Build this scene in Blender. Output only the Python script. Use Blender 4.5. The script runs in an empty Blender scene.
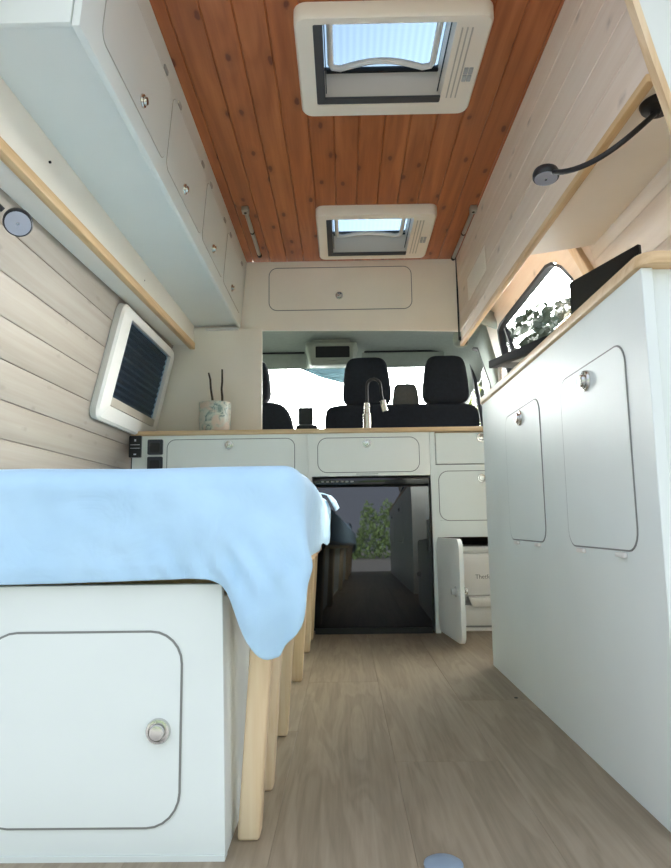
import bpy, bmesh, math, random
from mathutils import Vector, Matrix, noise
random.seed(7)
sc = bpy.context.scene
COL = sc.collection
V = Vector

# ------------------------------------------------------------------ materials
class NG:
    """tiny node-graph helper"""
    def __init__(s, name):
        s.m = bpy.data.materials.new(name); s.m.use_nodes = True
        s.nt = s.m.node_tree; s.nt.nodes.clear()
        s.out = s.n('ShaderNodeOutputMaterial')
    def n(s, t, **k):
        nd = s.nt.nodes.new(t)
        for a, b in k.items(): setattr(nd, a, b)
        return nd
    def put(s, sock, v):
        if isinstance(v, bpy.types.NodeSocket): s.nt.links.new(v, sock)
        else: sock.default_value = v
    def math(s, op, a, b=0.0, c=0.0):
        nd = s.n('ShaderNodeMath', operation=op)
        s.put(nd.inputs[0], a); s.put(nd.inputs[1], b); s.put(nd.inputs[2], c)
        return nd.outputs[0]
    def xyz(s, v):
        nd = s.n('ShaderNodeSeparateXYZ'); s.put(nd.inputs[0], v); return nd.outputs
    def comb(s, x, y, z):
        nd = s.n('ShaderNodeCombineXYZ')
        for i, q in enumerate((x, y, z)): s.put(nd.inputs[i], q)
        return nd.outputs[0]
    def noise(s, vec, scale=5., detail=3., rough=.5, dist=0.):
        nd = s.n('ShaderNodeTexNoise'); s.put(nd.inputs['Vector'], vec)
        nd.inputs['Scale'].default_value = scale; nd.inputs['Detail'].default_value = detail
        nd.inputs['Roughness'].default_value = rough; nd.inputs['Distortion'].default_value = dist
        return nd.outputs[0]
    def ramp(s, f, stops):
        nd = s.n('ShaderNodeValToRGB'); s.put(nd.inputs[0], f)
        e = nd.color_ramp.elements
        while len(e) < len(stops): e.new(.5)
        for q, (p, c) in zip(e, stops): q.position = p; q.color = (*c, 1) if len(c) == 3 else c
        return nd.outputs[0]
    def mix(s, f, a, b, mode='MIX'):
        nd = s.n('ShaderNodeMix', data_type='RGBA', blend_type=mode)
        s.put(nd.inputs[0], f)
        for sock, v in ((nd.inputs[6], a), (nd.inputs[7], b)):
            s.put(sock, (*v, 1) if isinstance(v, tuple) and len(v) == 3 else v)
        return nd.outputs[2]
    def bump(s, h, strength=.2, dist=.002):
        nd = s.n('ShaderNodeBump'); s.put(nd.inputs['Height'], h)
        nd.inputs['Strength'].default_value = strength; nd.inputs['Distance'].default_value = dist
        return nd.outputs[0]
    def bsdf(s, color, rough=.5, metal=0., normal=None, **k):
        nd = s.n('ShaderNodeBsdfPrincipled')
        s.put(nd.inputs['Base Color'], (*color, 1) if isinstance(color, tuple) and len(color) == 3 else color)
        s.put(nd.inputs['Roughness'], rough); s.put(nd.inputs['Metallic'], metal)
        if normal is not None: s.put(nd.inputs['Normal'], normal)
        for a, b in k.items(): s.put(nd.inputs[a.replace('_', ' ')], b)
        s.nt.links.new(nd.outputs[0], s.out.inputs[0]); return s.m
    def obj(s): return s.n('ShaderNodeTexCoord').outputs['Object']
    def pid(s):
        nd = s.n('ShaderNodeAttribute', attribute_name='pid'); return nd.outputs['Fac']

def M(name, color, rough=.5, metal=0., var=.05, scale=9., bump=0., bscale=200., **k):
    g = NG(name); o = g.obj()
    f = g.noise(o, scale, 4.)
    lo = tuple(c*(1-var) for c in color); hi = tuple(min(1, c*(1+var)) for c in color)
    col = g.ramp(f, [(.3, lo), (.7, hi)])
    nm = g.bump(g.noise(o, bscale, 2.), bump) if bump else None
    return g.bsdf(col, rough, metal, nm, **k)

def lin(r, g, b):
    f = lambda c: (c/255/12.92) if c/255 <= .04045 else ((c/255+.055)/1.055)**2.4
    return (f(r), f(g), f(b))

def wood(name, dark, mid, light, axis, across=60., along=3., rough=.5, knots=None, pvar=.18, bump=.12, cath=0.):
    """axis: index of grain direction; 'pid' shifts the pattern per plank"""
    g = NG(name); o = g.xyz(g.obj()); p = g.pid()
    q = [o[0], o[1], o[2]]
    al = g.math('MULTIPLY_ADD', p, 31.7, q[axis])
    cr = [q[i] for i in range(3) if i != axis]
    c0 = g.math('MULTIPLY_ADD', p, 13.1, g.math('ADD', cr[0], cr[1]))
    vec = g.comb(g.math('MULTIPLY', c0, across), g.math('MULTIPLY', cr[1], across), g.math('MULTIPLY', al, along))
    n1 = g.noise(vec, 1., 5., .6, .4)
    broad = g.noise(g.comb(g.math('MULTIPLY', c0, across*.18), g.math('MULTIPLY', cr[1], across*.18), g.math('MULTIPLY', al, along*.5)), 1., 3., .5, 1.2)
    f = g.math('ADD', g.math('MULTIPLY', n1, .55), g.math('MULTIPLY', broad, .45))
    if cath:
        ph = g.math('SINE', g.math('MULTIPLY', broad, cath))
        f = g.math('ADD', f, g.math('MULTIPLY', ph, .07))
    col = g.ramp(f, [(.30, dark), (.5, mid), (.72, light)])
    tint = g.math('MULTIPLY_ADD', g.math('FRACT', g.math('MULTIPLY', p, 7.31)), pvar, 1-pvar/2)
    col = g.mix(1., col, g.comb(tint, tint, tint), 'MULTIPLY')
    if knots:
        (sx, sy, thr, kc) = knots
        vo = g.n('ShaderNodeTexVoronoi', voronoi_dimensions='2D', feature='F1')
        wob = g.noise(g.obj(), 40., 2.)
        g.put(vo.inputs['Vector'], g.comb(g.math('MULTIPLY', c0, sx), g.math('ADD', g.math('MULTIPLY', al, sy), g.math('MULTIPLY', wob, .12)), 0.))
        vo.inputs['Scale'].default_value = 1.; vo.inputs['Randomness'].default_value = .8
        d = vo.outputs['Distance']
        halo = g.ramp(d, [(thr*.9, (1, 1, 1)), (thr*2.6, (0, 0, 0))])
        col = g.mix(g.math('MULTIPLY', halo, .45), col, tuple(c*.62 for c in mid))
        kf = g.ramp(d, [(thr*.55, (1, 1, 1)), (thr, (0, 0, 0))])
        col = g.mix(kf, col, kc)
    return g.bsdf(col, rough, 0., g.bump(f, bump, .001))

WHITE = M('white_paint', lin(228, 233, 227), .42, var=.02, scale=4., bump=.05, bscale=90.)
KITCH = M('kitchen_paint', lin(242, 243, 236), .45, var=.02, scale=5.)
CREAM = M('cream_board', lin(242, 234, 220), .5, var=.025, scale=5., bump=.05, bscale=90.)
EDGING = M('grey_edging', lin(126, 126, 121), .5)
SOFTEDGE = M('pale_edging', lin(176, 172, 162), .5)
CHROME = M('chrome', (.62, .61, .58), .22, 1.)
BRASSY = M('warm_chrome', (.60, .56, .48), .25, 1.)
ALU = M('brushed_steel', (.55, .54, .5), .38, 1.)
BLACKP = M('black_plastic', lin(26, 26, 28), .42)
SOCKETM = M('charcoal_socket', lin(45, 50, 58), .4)
RUBBER = M('black_rubber', lin(22, 22, 24), .65)
FRIDGE = M('gloss_black', (.006, .009, .014), .035, Coat_Weight=.7, Coat_Roughness=.02, Specular_IOR_Level=.6)
GLASSBLK = M('black_glass', (.006, .006, .007), .12)
LIDM = M('dull_black_lid', lin(24, 25, 27), .8, Specular_IOR_Level=.12)
SLABUNDER = M('grey_metal_underside', lin(44, 46, 46), .5)
PLASTIC = M('white_plastic', lin(232, 228, 220), .4, var=.01)
SUNPATCH = M('pale_sunlight', lin(252, 242, 228), .4, var=.01)  # near-white colour standing in for sunlight on the boards
SKYFRAME = M('ivory_plastic', lin(240, 229, 212), .45, var=.01)
DGREY = M('dark_grey_mesh', lin(66, 66, 68), .6)
SEAT = M('charcoal_fabric', lin(26, 32, 42), .9, var=.2, scale=60., bump=.4, bscale=500.)
SEATG = M('grey_fabric', lin(92, 92, 90), .9, var=.1, scale=60.)
HEADL = M('grey_headliner', lin(158, 166, 156), .9, var=.05, scale=40., bump=.2, bscale=400.)
CONS = M('grey_green_plastic', lin(160, 166, 152), .6)
DARKIN = M('dark_recess', lin(30, 32, 32), .7)
CUPIN = M('dark_brown_board', lin(72, 62, 54), .7)
LENS = M('lamp_lens', lin(176, 178, 186), .35)
BEIGE = M('beige_strip', lin(190, 180, 164), .5)
TOILET = M('toilet_plastic', lin(244, 243, 238), .4, var=.01)
TGREY = M('toilet_grey', lin(176, 176, 172), .5)
INK = M('grey_ink', lin(120, 118, 114), .6)
MARK = M('white_mark', lin(206, 210, 216), .6)
CAP = M('blue_grey_cap', lin(140, 156, 170), .4)
ASPHALT = M('asphalt', lin(72, 73, 76), .9, var=.12, scale=3., bump=.4, bscale=60.)
SOIL = M('bark', lin(84, 68, 52), .9, var=.25, scale=30.)
LEAF = M('green_leaf', lin(72, 92, 52), .6, var=.3, scale=6.)
LEAFD = M('olive_leaf', lin(62, 70, 52), .6, var=.3, scale=6.)
LEAFY = M('yellow_green_leaf', lin(160, 172, 92), .6, var=.25, scale=6.)
TWIG = M('dark_twig', lin(72, 62, 50), .8, var=.2, scale=60.)
VANW = M('van_metal', lin(214, 212, 206), .4)
FLOORM = wood('oak_vinyl', lin(132, 118, 97), lin(149, 134, 112), lin(163, 148, 125), 1, 110., 4.5, .5, None, .08, .04, 24.)
PINE = wood('varnished_pine', lin(148, 80, 42), lin(176, 101, 55), lin(196, 120, 70), 1, 42., 1.6, .42, (7.5, 3.4, .075, lin(112, 54, 30)), .16, .05, 22.)
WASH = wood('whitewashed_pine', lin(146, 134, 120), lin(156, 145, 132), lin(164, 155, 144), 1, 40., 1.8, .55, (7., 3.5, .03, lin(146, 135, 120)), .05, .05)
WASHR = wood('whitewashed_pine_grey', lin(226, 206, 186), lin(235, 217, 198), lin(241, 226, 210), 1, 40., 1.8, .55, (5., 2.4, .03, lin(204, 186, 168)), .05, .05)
PLYY = wood('pine_batten', lin(190, 152, 104), lin(212, 176, 128), lin(226, 196, 150), 1, 90., 3., .5, None, .08, .05)
PLYX = wood('beech_worktop', lin(196, 160, 116), lin(216, 184, 140), lin(228, 202, 164), 0, 90., 3., .42, None, .08, .05)
PLYZ = wood('pine_leg', lin(212, 180, 138), lin(228, 200, 160), lin(236, 214, 180), 2, 60., 2.4, .55, None, .1, .05, 26.)

def sheet_mat():
    g = NG('blue_cotton'); o = g.obj()
    f = g.noise(o, 7., 4., .6)
    col = g.ramp(f, [(.3, lin(176, 211, 235)), (.7, lin(188, 221, 242))])
    h = g.math('ADD', g.noise(o, 11., 3., .55, .8), g.math('MULTIPLY', g.noise(o, 900., 1.), .04))
    return g.bsdf(col, .85, 0., g.bump(h, .35, .012), Sheen_Weight=.15)
SHEET = sheet_mat()

def pot_mat():
    g = NG('glazed_floral'); o = g.obj()
    a = g.noise(o, 26., 3., .6, 1.2); b = g.noise(o, 14., 2., .5, .4)
    col = g.ramp(a, [(.36, lin(120, 140, 134)), (.44, lin(186, 196, 184)), (.56, lin(210, 210, 196))])
    col = g.mix(g.ramp(b, [(.52, (0, 0, 0)), (.62, (1, 1, 1))]), col, lin(218, 200, 182))
    return g.bsdf(col, .35)
POT = pot_mat()

def blind_mat():
    g = NG('dark_pleated_blind'); return g.bsdf(g.ramp(g.noise(g.obj(), 20.), [(.3, lin(12, 18, 26)), (.7, lin(18, 26, 36))]), .5)
BLIND = blind_mat()

def glass(name, tint=(.95, .98, 1.), gloss=.06, extra=None):
    g = NG(name)
    t = g.n('ShaderNodeBsdfTransparent'); t.inputs[0].default_value = (*tint, 1)
    s = g.n('ShaderNodeBsdfGlossy'); s.inputs['Roughness'].default_value = .02
    mx = g.n('ShaderNodeMixShader'); mx.inputs[0].default_value = gloss
    g.nt.links.new(t.outputs[0], mx.inputs[1]); g.nt.links.new(s.outputs[0], mx.inputs[2])
    g.nt.links.new(mx.outputs[0], g.out.inputs[0]); return g.m
GLASS = glass('window_glass')
TEAL = glass('teal_tinted_glass', (.006, .0105, .012), .03)

def pane_mat():
    """ribbed translucent rooflight plastic: ribs run along the van"""
    g = NG('ribbed_acrylic'); o = g.xyz(g.obj())
    r = g.math('MULTIPLY_ADD', g.math('SINE', g.math('MULTIPLY', o[0], 2*math.pi/.021)), .5, .5)
    broad = g.noise(g.comb(g.math('MULTIPLY', o[0], 6.), 0., 0.), 1.5, 2.)
    amp = g.math('MULTIPLY', r, g.math('MULTIPLY_ADD', broad, .45, .02))
    t = g.n('ShaderNodeBsdfTransparent'); d = g.n('ShaderNodeBsdfTranslucent'); d.inputs[0].default_value = (.03, .045, .065, 1)
    g.put(t.inputs[0], g.mix(amp, (.021, .032, .047), (.0095, .016, .025)))
    mx = g.n('ShaderNodeMixShader'); mx.inputs[0].default_value = .12
    g.nt.links.new(t.outputs[0], mx.inputs[1]); g.nt.links.new(d.outputs[0], mx.inputs[2])
    g.nt.links.new(mx.outputs[0], g.out.inputs[0]); return g.m
PANE = pane_mat()

# ------------------------------------------------------------------ mesh building
class MB:
    def __init__(s): s.bm = bmesh.new(); s.pl = s.bm.faces.layers.float.new('pid'); s.cur = 0.
    def _add(s, verts, faces, smooth=False):
        vs = [s.bm.verts.new(v) for v in verts]
        for f in faces:
            try:
                fc = s.bm.faces.new([vs[i] for i in f]); fc.smooth = smooth; fc[s.pl] = s.cur
            except ValueError: pass
        return s
    def merge(s, b, smooth=False):
        b.verts.index_update(); vs = [tuple(v.co) for v in b.verts]
        fs = [[v.index for v in f.verts] for f in b.faces]; b.free()
        return s._add(vs, fs, smooth)
    def box(s, x0, x1, y0, y1, z0, z1, bev=0., seg=2):
        return s.hexa([(x0, y0, z0), (x1, y0, z0), (x1, y1, z0), (x0, y1, z0), (x0, y0, z1), (x1, y0, z1), (x1, y1, z1), (x0, y1, z1)], bev, seg)
    def hexa(s, p, bev=0., seg=2):
        b = bmesh.new(); v = [b.verts.new(q) for q in p]
        for f in ((0, 3, 2, 1), (4, 5, 6, 7), (0, 1, 5, 4), (1, 2, 6, 5), (2, 3, 7, 6), (3, 0, 4, 7)): b.faces.new([v[i] for i in f])
        bmesh.ops.recalc_face_normals(b, faces=b.faces)
        if bev: bmesh.ops.bevel(b, geom=list(b.edges), offset=bev, segments=seg, affect='EDGES', profile=.5)
        return s.merge(b, bool(bev) and seg > 1)
    def prism(s, poly, vec, bev=0.):
        """planar polygon (3D points) extruded by vec"""
        b = bmesh.new(); a = [b.verts.new(p) for p in poly]; c = [b.verts.new(V(p)+V(vec)) for p in poly]; n = len(a)
        b.faces.new(a); b.faces.new(c[::-1])
        for i in range(n): b.faces.new([a[i], c[i], c[(i+1) % n], a[(i+1) % n]])
        bmesh.ops.recalc_face_normals(b, faces=b.faces)
        if bev: bmesh.ops.bevel(b, geom=list(b.edges), offset=bev, segments=2, affect='EDGES', profile=.5)
        return s.merge(b)
    def rring(s, c, u, v, n, w, h, r, wd, t, seg=6):
        """rounded-rectangle ring (edging) standing t proud of the plane"""
        o = rrect(w, h, r, seg); i = rrect(w-2*wd, h-2*wd, max(r-wd, .001), seg); k = len(o)
        c, u, v, n = V(c), V(u), V(v), V(n)
        P = lambda q, d: c+u*q[0]+v*q[1]+n*d
        vs = [P(q, 0) for q in o]+[P(q, t) for q in o]+[P(q, t) for q in i]+[P(q, 0) for q in i]
        fs = []
        for a in range(k):
            b = (a+1) % k
            for L in range(3): fs.append((L*k+a, L*k+b, (L+1)*k+b, (L+1)*k+a))
        return s._add(vs, fs)
    def rplate(s, c, u, v, n, w, h, r, t, seg=6):
        o = rrect(w, h, r, seg); c, u, v, n = V(c), V(u), V(v), V(n)
        return s.prism([c+u*q[0]+v*q[1] for q in o], n*t)
    def tube(s, pts, r, k=10, cap=True):
        pts = [V(p) for p in pts]; m = len(pts); rr = r if isinstance(r, (list, tuple)) else [r]*m
        vs, fs = [], []; t0 = (pts[1]-pts[0]).normalized()
        a = t0.orthogonal().normalized()
        for i, p in enumerate(pts):
            t = (pts[min(i+1, m-1)]-pts[max(i-1, 0)]).normalized()
            a = (a-t*a.dot(t)).normalized(); b = t.cross(a)
            for j in range(k):
                th = 2*math.pi*j/k; vs.append(p+(a*math.cos(th)+b*math.sin(th))*rr[i])
        for i in range(m-1):
            for j in range(k): fs.append((i*k+j, i*k+(j+1) % k, (i+1)*k+(j+1) % k, (i+1)*k+j))
        if cap: fs += [tuple(range(k))[::-1], tuple((m-1)*k+j for j in range(k))]
        return s._add(vs, fs, True)
    def lathe(s, c, ax, prof, k=28):
        """prof: (radius, distance along ax)"""
        c, ax = V(c), V(ax).normalized(); a = ax.orthogonal().normalized(); b = ax.cross(a)
        vs, fs = [], []
        for r, h in prof:
            for j in range(k):
                th = 2*math.pi*j/k; vs.append(c+ax*h+(a*math.cos(th)+b*math.sin(th))*max(r, .0002))
        for i in range(len(prof)-1):
            for j in range(k): fs.append((i*k+j, i*k+(j+1) % k, (i+1)*k+(j+1) % k, (i+1)*k+j))
        fs += [tuple(range(k))[::-1], tuple((len(prof)-1)*k+j for j in range(k))]
        return s._add(vs, fs, True)
    def soft(s, c, sx, sy, sz, e1=.45, e2=.45, taper=0., bulge=0., nu=36, nv=20):
        """superellipsoid cushion, narrower to the top by taper"""
        f = lambda w, e: math.copysign(abs(w)**e, w)
        vs, fs = [], []
        for i in range(nv+1):
            ph = -math.pi/2+math.pi*i/nv
            for j in range(nu):
                th = 2*math.pi*j/nu
                x = f(math.cos(ph), e1)*f(math.cos(th), e2); y = f(math.cos(ph), e1)*f(math.sin(th), e2); z = f(math.sin(ph), e1)
                k = 1-taper*z+bulge*(1-z*z)
                vs.append((c[0]+sx*x*k, c[1]+sy*y, c[2]+sz*z))
        for i in range(nv):
            for j in range(nu): fs.append((i*nu+j, i*nu+(j+1) % nu, (i+1)*nu+(j+1) % nu, (i+1)*nu+j))
        return s._add(vs, fs, True)
    def build(s, name, mat, parent=None, org=None):
        o3 = V(org) if org is not None else (root_of(parent) if parent else V((0, 0, 0)))
        bmesh.ops.remove_doubles(s.bm, verts=s.bm.verts, dist=1e-6)
        bmesh.ops.recalc_face_normals(s.bm, faces=s.bm.faces)
        for v in s.bm.verts: v.co -= o3
        me = bpy.data.meshes.new(name); s.bm.to_mesh(me); s.bm.free(); me.materials.append(mat)
        ob = bpy.data.objects.new(name, me); COL.objects.link(ob)
        if parent: ob.parent = parent
        else: ob.location = o3
        try: me.set_sharp_from_angle(angle=math.radians(40))
        except Exception: pass
        return ob

def root_of(o):
    p = V((0, 0, 0))
    while o is not None: p += o.location; o = o.parent
    return p
def rrect(w, h, r, seg=6):
    pts = []
    for cx, cy, a0 in ((w/2-r, h/2-r, 0), (-w/2+r, h/2-r, 90), (-w/2+r, -h/2+r, 180), (w/2-r, -h/2+r, 270)):
        for i in range(seg+1):
            a = math.radians(a0+90*i/seg); pts.append((cx+r*math.cos(a), cy+r*math.sin(a)))
    return pts
def tag(o, label, cat, group=None):
    o['label'] = label; o['category'] = cat
    if group: o['group'] = group
    return o
def thing(name, label, cat, loc, group=None):
    o = bpy.data.objects.new(name, None); COL.objects.link(o); o.location = loc; o.empty_display_size = .05
    return tag(o, label, cat, group)
def struct(o, label=None, cat=None):
    o['kind'] = 'structure'
    if label: o['label'] = label
    if cat: o['category'] = cat
    return o
def sempty(name, loc, label=None, cat=None):
    o = bpy.data.objects.new(name, None); COL.objects.link(o); o.location = loc
    return struct(o, label, cat)
def knob(parent, c, n, r=.021, mat=None, name='knob'):
    """round push-button catch: flange ring with a raised button"""
    k = MB().lathe(c, n, [(r, 0), (r, .003), (r*.93, .006), (r*.76, .0065), (r*.72, .004)]).build(name, mat or CHROME, parent)
    MB().lathe(c, n, [(r*.64, .003), (r*.64, .010), (r*.56, .0135), (r*.2, .0145)]).build('button', mat or CHROME, k)
    return k
def hatch(parent, c, u, v, n, w, h, r, mat, kn=None, name='door', kr=.021, wd=.0032, em=None):
    """flush rounded flap: plate, thin grey edging, knob"""
    d = MB().rplate(c, u, v, n, w-2*wd, h-2*wd, max(r-wd, .002), .0022).build(name, mat, parent)
    MB().rring(c, u, v, n, w, h, r, wd, .0016).build('edging', em or EDGING, d)
    if kn:
        p = V(c)+V(u)*kn[0]+V(v)*kn[1]+V(n)*.0022
        knob(d, p, n, kr)
    return d
X, Y, Z = V((1, 0, 0)), V((0, 1, 0)), V((0, 0, 1))
LEAN = .225
xl = lambda z: -.872-.225*(1.4-z)        # leaning left wall
xr = lambda z: .86+.25*(1.5-z)         # leaning right wall

# ------------------------------------------------------------------ floor
m = MB(); xs = [-1.20, -.967, -.757, -.547, -.327, -.117, .098, .312, .53, .74, .95, 1.2]
ends = {4: [1.63], 5: [2.115], 6: [1.425, 2.9], 7: [1.89], 3: [1.3], 8: [1.5, 2.6]}
for i in range(len(xs)-1):
    ys = [.90]+ends.get(i, [])+[3.45]
    for j in range(len(ys)-1):
        m.cur = random.random(); m.box(xs[i]+.0001, xs[i+1]-.0001, ys[j]+.0001, ys[j+1]-.0001, -.03, 0, .0007, 1)
m.cur = .5; m.box(-1.2, 1.2, .9, 3.45, -.06, -.006)
struct(m.build('floor', FLOORM))
tag(MB().lathe((.135, 1.012, 0), Z, [(.028, 0), (.028, .003), (.024, .0055), (.008, .006)]).build('floor_socket_cap', CAP, None, (.135, 1.012, 0)), 'round blue-grey cap set in the wooden floor near the doorway', 'floor cap')
tag(MB().lathe((.471, 1.909, 0), Z, [(.005, 0), (.005, .0012), (.003, .0016)], 12).build('floor_screw', DARKIN, None, (.471, 1.909, 0)), 'tiny dark screw head in the floor beside the right white cabinet', 'screw')

# ------------------------------------------------------------------ ceiling (pine boards, cut round the two rooflights)
CZ = 1.865
SK = [(-.10, .405, 1.592, 1.985), (-.09, .415, 2.722, 3.165)]   # holes (under the frames)
m = MB(); x = -.90; pw = .0885
while x < .90:
    x1 = min(x+pw, .90); cuts = []
    for (a, b, c, d) in SK:
        if x1 > a and x < b: cuts.append((c, d, a, b))
    pos = [(.92, 3.33)]
    for (c, d, a, b) in cuts:
        new = []
        for (p0, p1) in pos:
            if c > p0 and d < p1: new += [(p0, c), (d, p1)]
            else: new.append((p0, p1))
        pos = new
    m.cur = random.random()
    for (p0, p1) in pos: m.box(x+.0004, x1-.0004, p0, p1, CZ, CZ+.014, .0035, 1)
    for (c, d, a, b) in cuts:
        if x < a: m.box(x+.0004, a, c, d, CZ, CZ+.014)
        if x1 > b: m.box(b, x1-.0004, c, d, CZ, CZ+.014)
    x = x1
m.cur = .3
for (p0, p1) in ((.92, 1.592), (1.985, 2.722), (3.165, 3.33)): m.box(-.9, .9, p0, p1, CZ+.012, CZ+.03)
for (a, b, c, d) in SK: m.box(-.9, a, c, d, CZ+.012, CZ+.03); m.box(b, .9, c, d, CZ+.012, CZ+.03)
struct(m.build('ceiling', PINE))

def skylight(label, x0, x1, y0, y1, ox0, ox1, oy0, oy1, ybar, yband, group):
    """x0..y1 outer frame; ox0..oy1 opening; all at the lower face of the frame"""
    zb, zt = 1.82, 1.955
    t = thing('rooflight', label, 'skylight', (.5*(x0+x1), .5*(y0+y1), zb), group)
    m = MB(); cx, cy = .5*(x0+x1), .5*(y0+y1); w, h = x1-x0, y1-y0
    # outer flange: rounded slab with a sloped lip round the opening
    o = rrect(w, h, .035); o2 = rrect(w-.012, h-.012, .03); oc, od = .5*(ox0+ox1)-cx, .5*(oy0+oy1)-cy
    i = [(p[0]+oc, p[1]+od) for p in rrect(ox1-ox0, oy1-oy0, .006)]
    k = len(o); lay = [(o, CZ), (o, zb+.008), (o2, zb), (i, zb), (i, zt)]
    vs = [(cx+p[0], cy+p[1], z) for L, z in lay for p in L]; fs = []
    for L in range(len(lay)-1):
        for a in range(k): fs.append((L*k+a, L*k+(a+1) % k, (L+1)*k+(a+1) % k, (L+1)*k+a))
    m._add(vs, fs); m.build('frame', SKYFRAME, t)
    # dark fly-screen cassette along two sides
    MB().box(ox0, ox0+.026, oy0, oy1, zb+.004, zb+.05).build('blind_cassette', DGREY, t)
    MB().box(ox0+.026, ox1, oy1-yband, oy1, zb+.004, zb+.010).build('blind_cassette', DGREY, t)
    MB().box(ox0+.028, ox0+.031, oy0, oy1, zb+.042, zb+.046).box(ox1-.006, ox1-.003, oy0, oy1, zb+.042, zb+.046).box(ox0+.03, ox1, oy1-.010, oy1-.001, zt-.024, zt-.016).build('screen_rail', DARKIN, t)
    # bowed handle under the pane
    hx0, hx1 = ox0+.045, ox1-.03; pts = []
    for q in range(6): pts.append((hx0, oy0+(ybar-.035-oy0)*q/5, zb+.075))
    pts += [(hx0+.006, ybar-.018, zb+.075), (hx0+.03, ybar-.012, zb+.075)]
    for q in range(1, 12):
        u = q/12; pts.append((hx0+.03+(hx1-hx0-.06)*u, ybar-.012-.032*math.sin(math.pi*u), zb+.075))
    pts += [(hx1-.03, ybar-.012, zb+.075), (hx1-.006, ybar-.018, zb+.075)]
    for q in range(5, -1, -1): pts.append((hx1, oy0+(ybar-.035-oy0)*q/5, zb+.075))
    MB().tube(pts, .0095, 10).build('handle', PLASTIC, t)
    # louvre slats and two switches on the right of the frame
    m = MB()
    for q in range(3): m.box(ox1+.016+q*.014, ox1+.020+q*.014, oy0+.02, oy1-.03, zb-.0022, zb+.001)
    m.build('vent_slats', BEIGE, t)
    for dx in (.0, .016):
        for dy in (-.016, .016):
            MB().box(ox1+.052+dx*.9, ox1+.064+dx*.9, cy+.02+dy-.013, cy+.02+dy+.013, zb-.004, zb+.001, .001).build('button', TGREY, t)
    # ribbed pane on a raised dome
    n = 12; vs, fs = [], []; px0, px1, py0, py1 = ox0-.004, ox1+.004, oy0-.004, oy1+.004
    for a in range(n+1):
        for b in range(n+1):
            u, v = a/n, b/n
            vs.append((px0+(px1-px0)*u, py0+(py1-py0)*v, zt-.012+.03*(16*u*(1-u)*v*(1-v))**.5))
    for a in range(n):
        for b in range(n): fs.append((a*(n+1)+b, (a+1)*(n+1)+b, (a+1)*(n+1)+b+1, a*(n+1)+b+1))
    MB()._add(vs, fs, True).build('pane', PANE, t)
    return t
skylight('larger ivory-framed rooflight nearest the doorway, with a bowed white handle', -.117, .424, 1.572, 2.005, -.066, .325, 1.60, 1.945, 1.885, .028, 'rooflights in the pine ceiling')
skylight('smaller-looking ivory-framed rooflight farther in, touching the overcab cupboard', -.105, .43, 2.70, 3.19, -.06, .33, 2.745, 3.15, 3.09, .03, 'rooflights in the pine ceiling')

for nm, (xa, ya, xb, yb), lb in (('l', (-.412, 2.70, -.412, 3.19), 'slim chrome rod on the pine ceiling, left of the farther rooflight'), ('r', (.590, 2.73, .590, 3.27), 'slim chrome rod on the pine ceiling, right of the farther rooflight')):
    t = thing('ceiling_rod', lb, 'rod', (xa, ya, CZ), 'chrome ceiling rods')
    MB().tube([(xa, ya+.02, CZ-.014), (xb, yb-.01, CZ-.014)], .009, 12).build('rod', ALU, t)
    MB().box(xa-.015, xa+.015, ya-.014, ya+.024, CZ-.025, CZ, .003).build('bracket', ALU, t)
    MB().lathe((xa, ya+.004, CZ-.0255), -Z, [(.006, 0), (.006, .002), (.002, .0024)], 12).build('screw', DARKIN, t)
    ym = .55*ya+.45*yb
    MB().tube([(xa, ym-.006, CZ-.014), (xa, ym+.006, CZ-.014)], .0105, 12).build('clip', DARKIN, t)
    MB().tube([(xb, yb-.016, CZ-.014), (xb, yb+.004, CZ-.014)], .0115, 12).build('end_cap', DARKIN, t)

# ------------------------------------------------------------------ walls
def lean_planks(xf, side, y0, y1, z0, z1, step, zoff, mat, name, slope=0., th=.012):
    """boards running along the van on a leaning wall; side = +1 when the room lies at greater x"""
    m = MB(); z = zoff
    while z > z0: z -= step
    while z < z1:
        a, b = max(z, z0)+.0012, min(z+step, z1)-.0012
        if b-a > .006:
            m.cur = random.random(); q = -side*th
            m.hexa([(xf(a), y0, a), (xf(a)+q, y0, a), (xf(a)+q, y1, a+slope*(y1-y0)), (xf(a), y1, a+slope*(y1-y0)),
                    (xf(b), y0, b), (xf(b)+q, y0, b), (xf(b)+q, y1, b+slope*(y1-y0)), (xf(b), y1, b+slope*(y1-y0))], .0022, 1)
        z += step
    m.cur = .4; q0, q1 = -side*(th-.004), -side*(th+.01)
    m.hexa([(xf(z0)+q0, y0, z0), (xf(z0)+q1, y0, z0), (xf(z0)+q1, y1, z0), (xf(z0)+q0, y1, z0), (xf(z1)+q0, y0, z1), (xf(z1)+q1, y0, z1), (xf(z1)+q1, y1, z1), (xf(z1)+q0, y1, z1)])
    return struct(m.build(name, mat))
lean_planks(xl, 1, .95, 3.45, -.03, 1.90, .1075, .105, WASH, 'wall_left')

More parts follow.
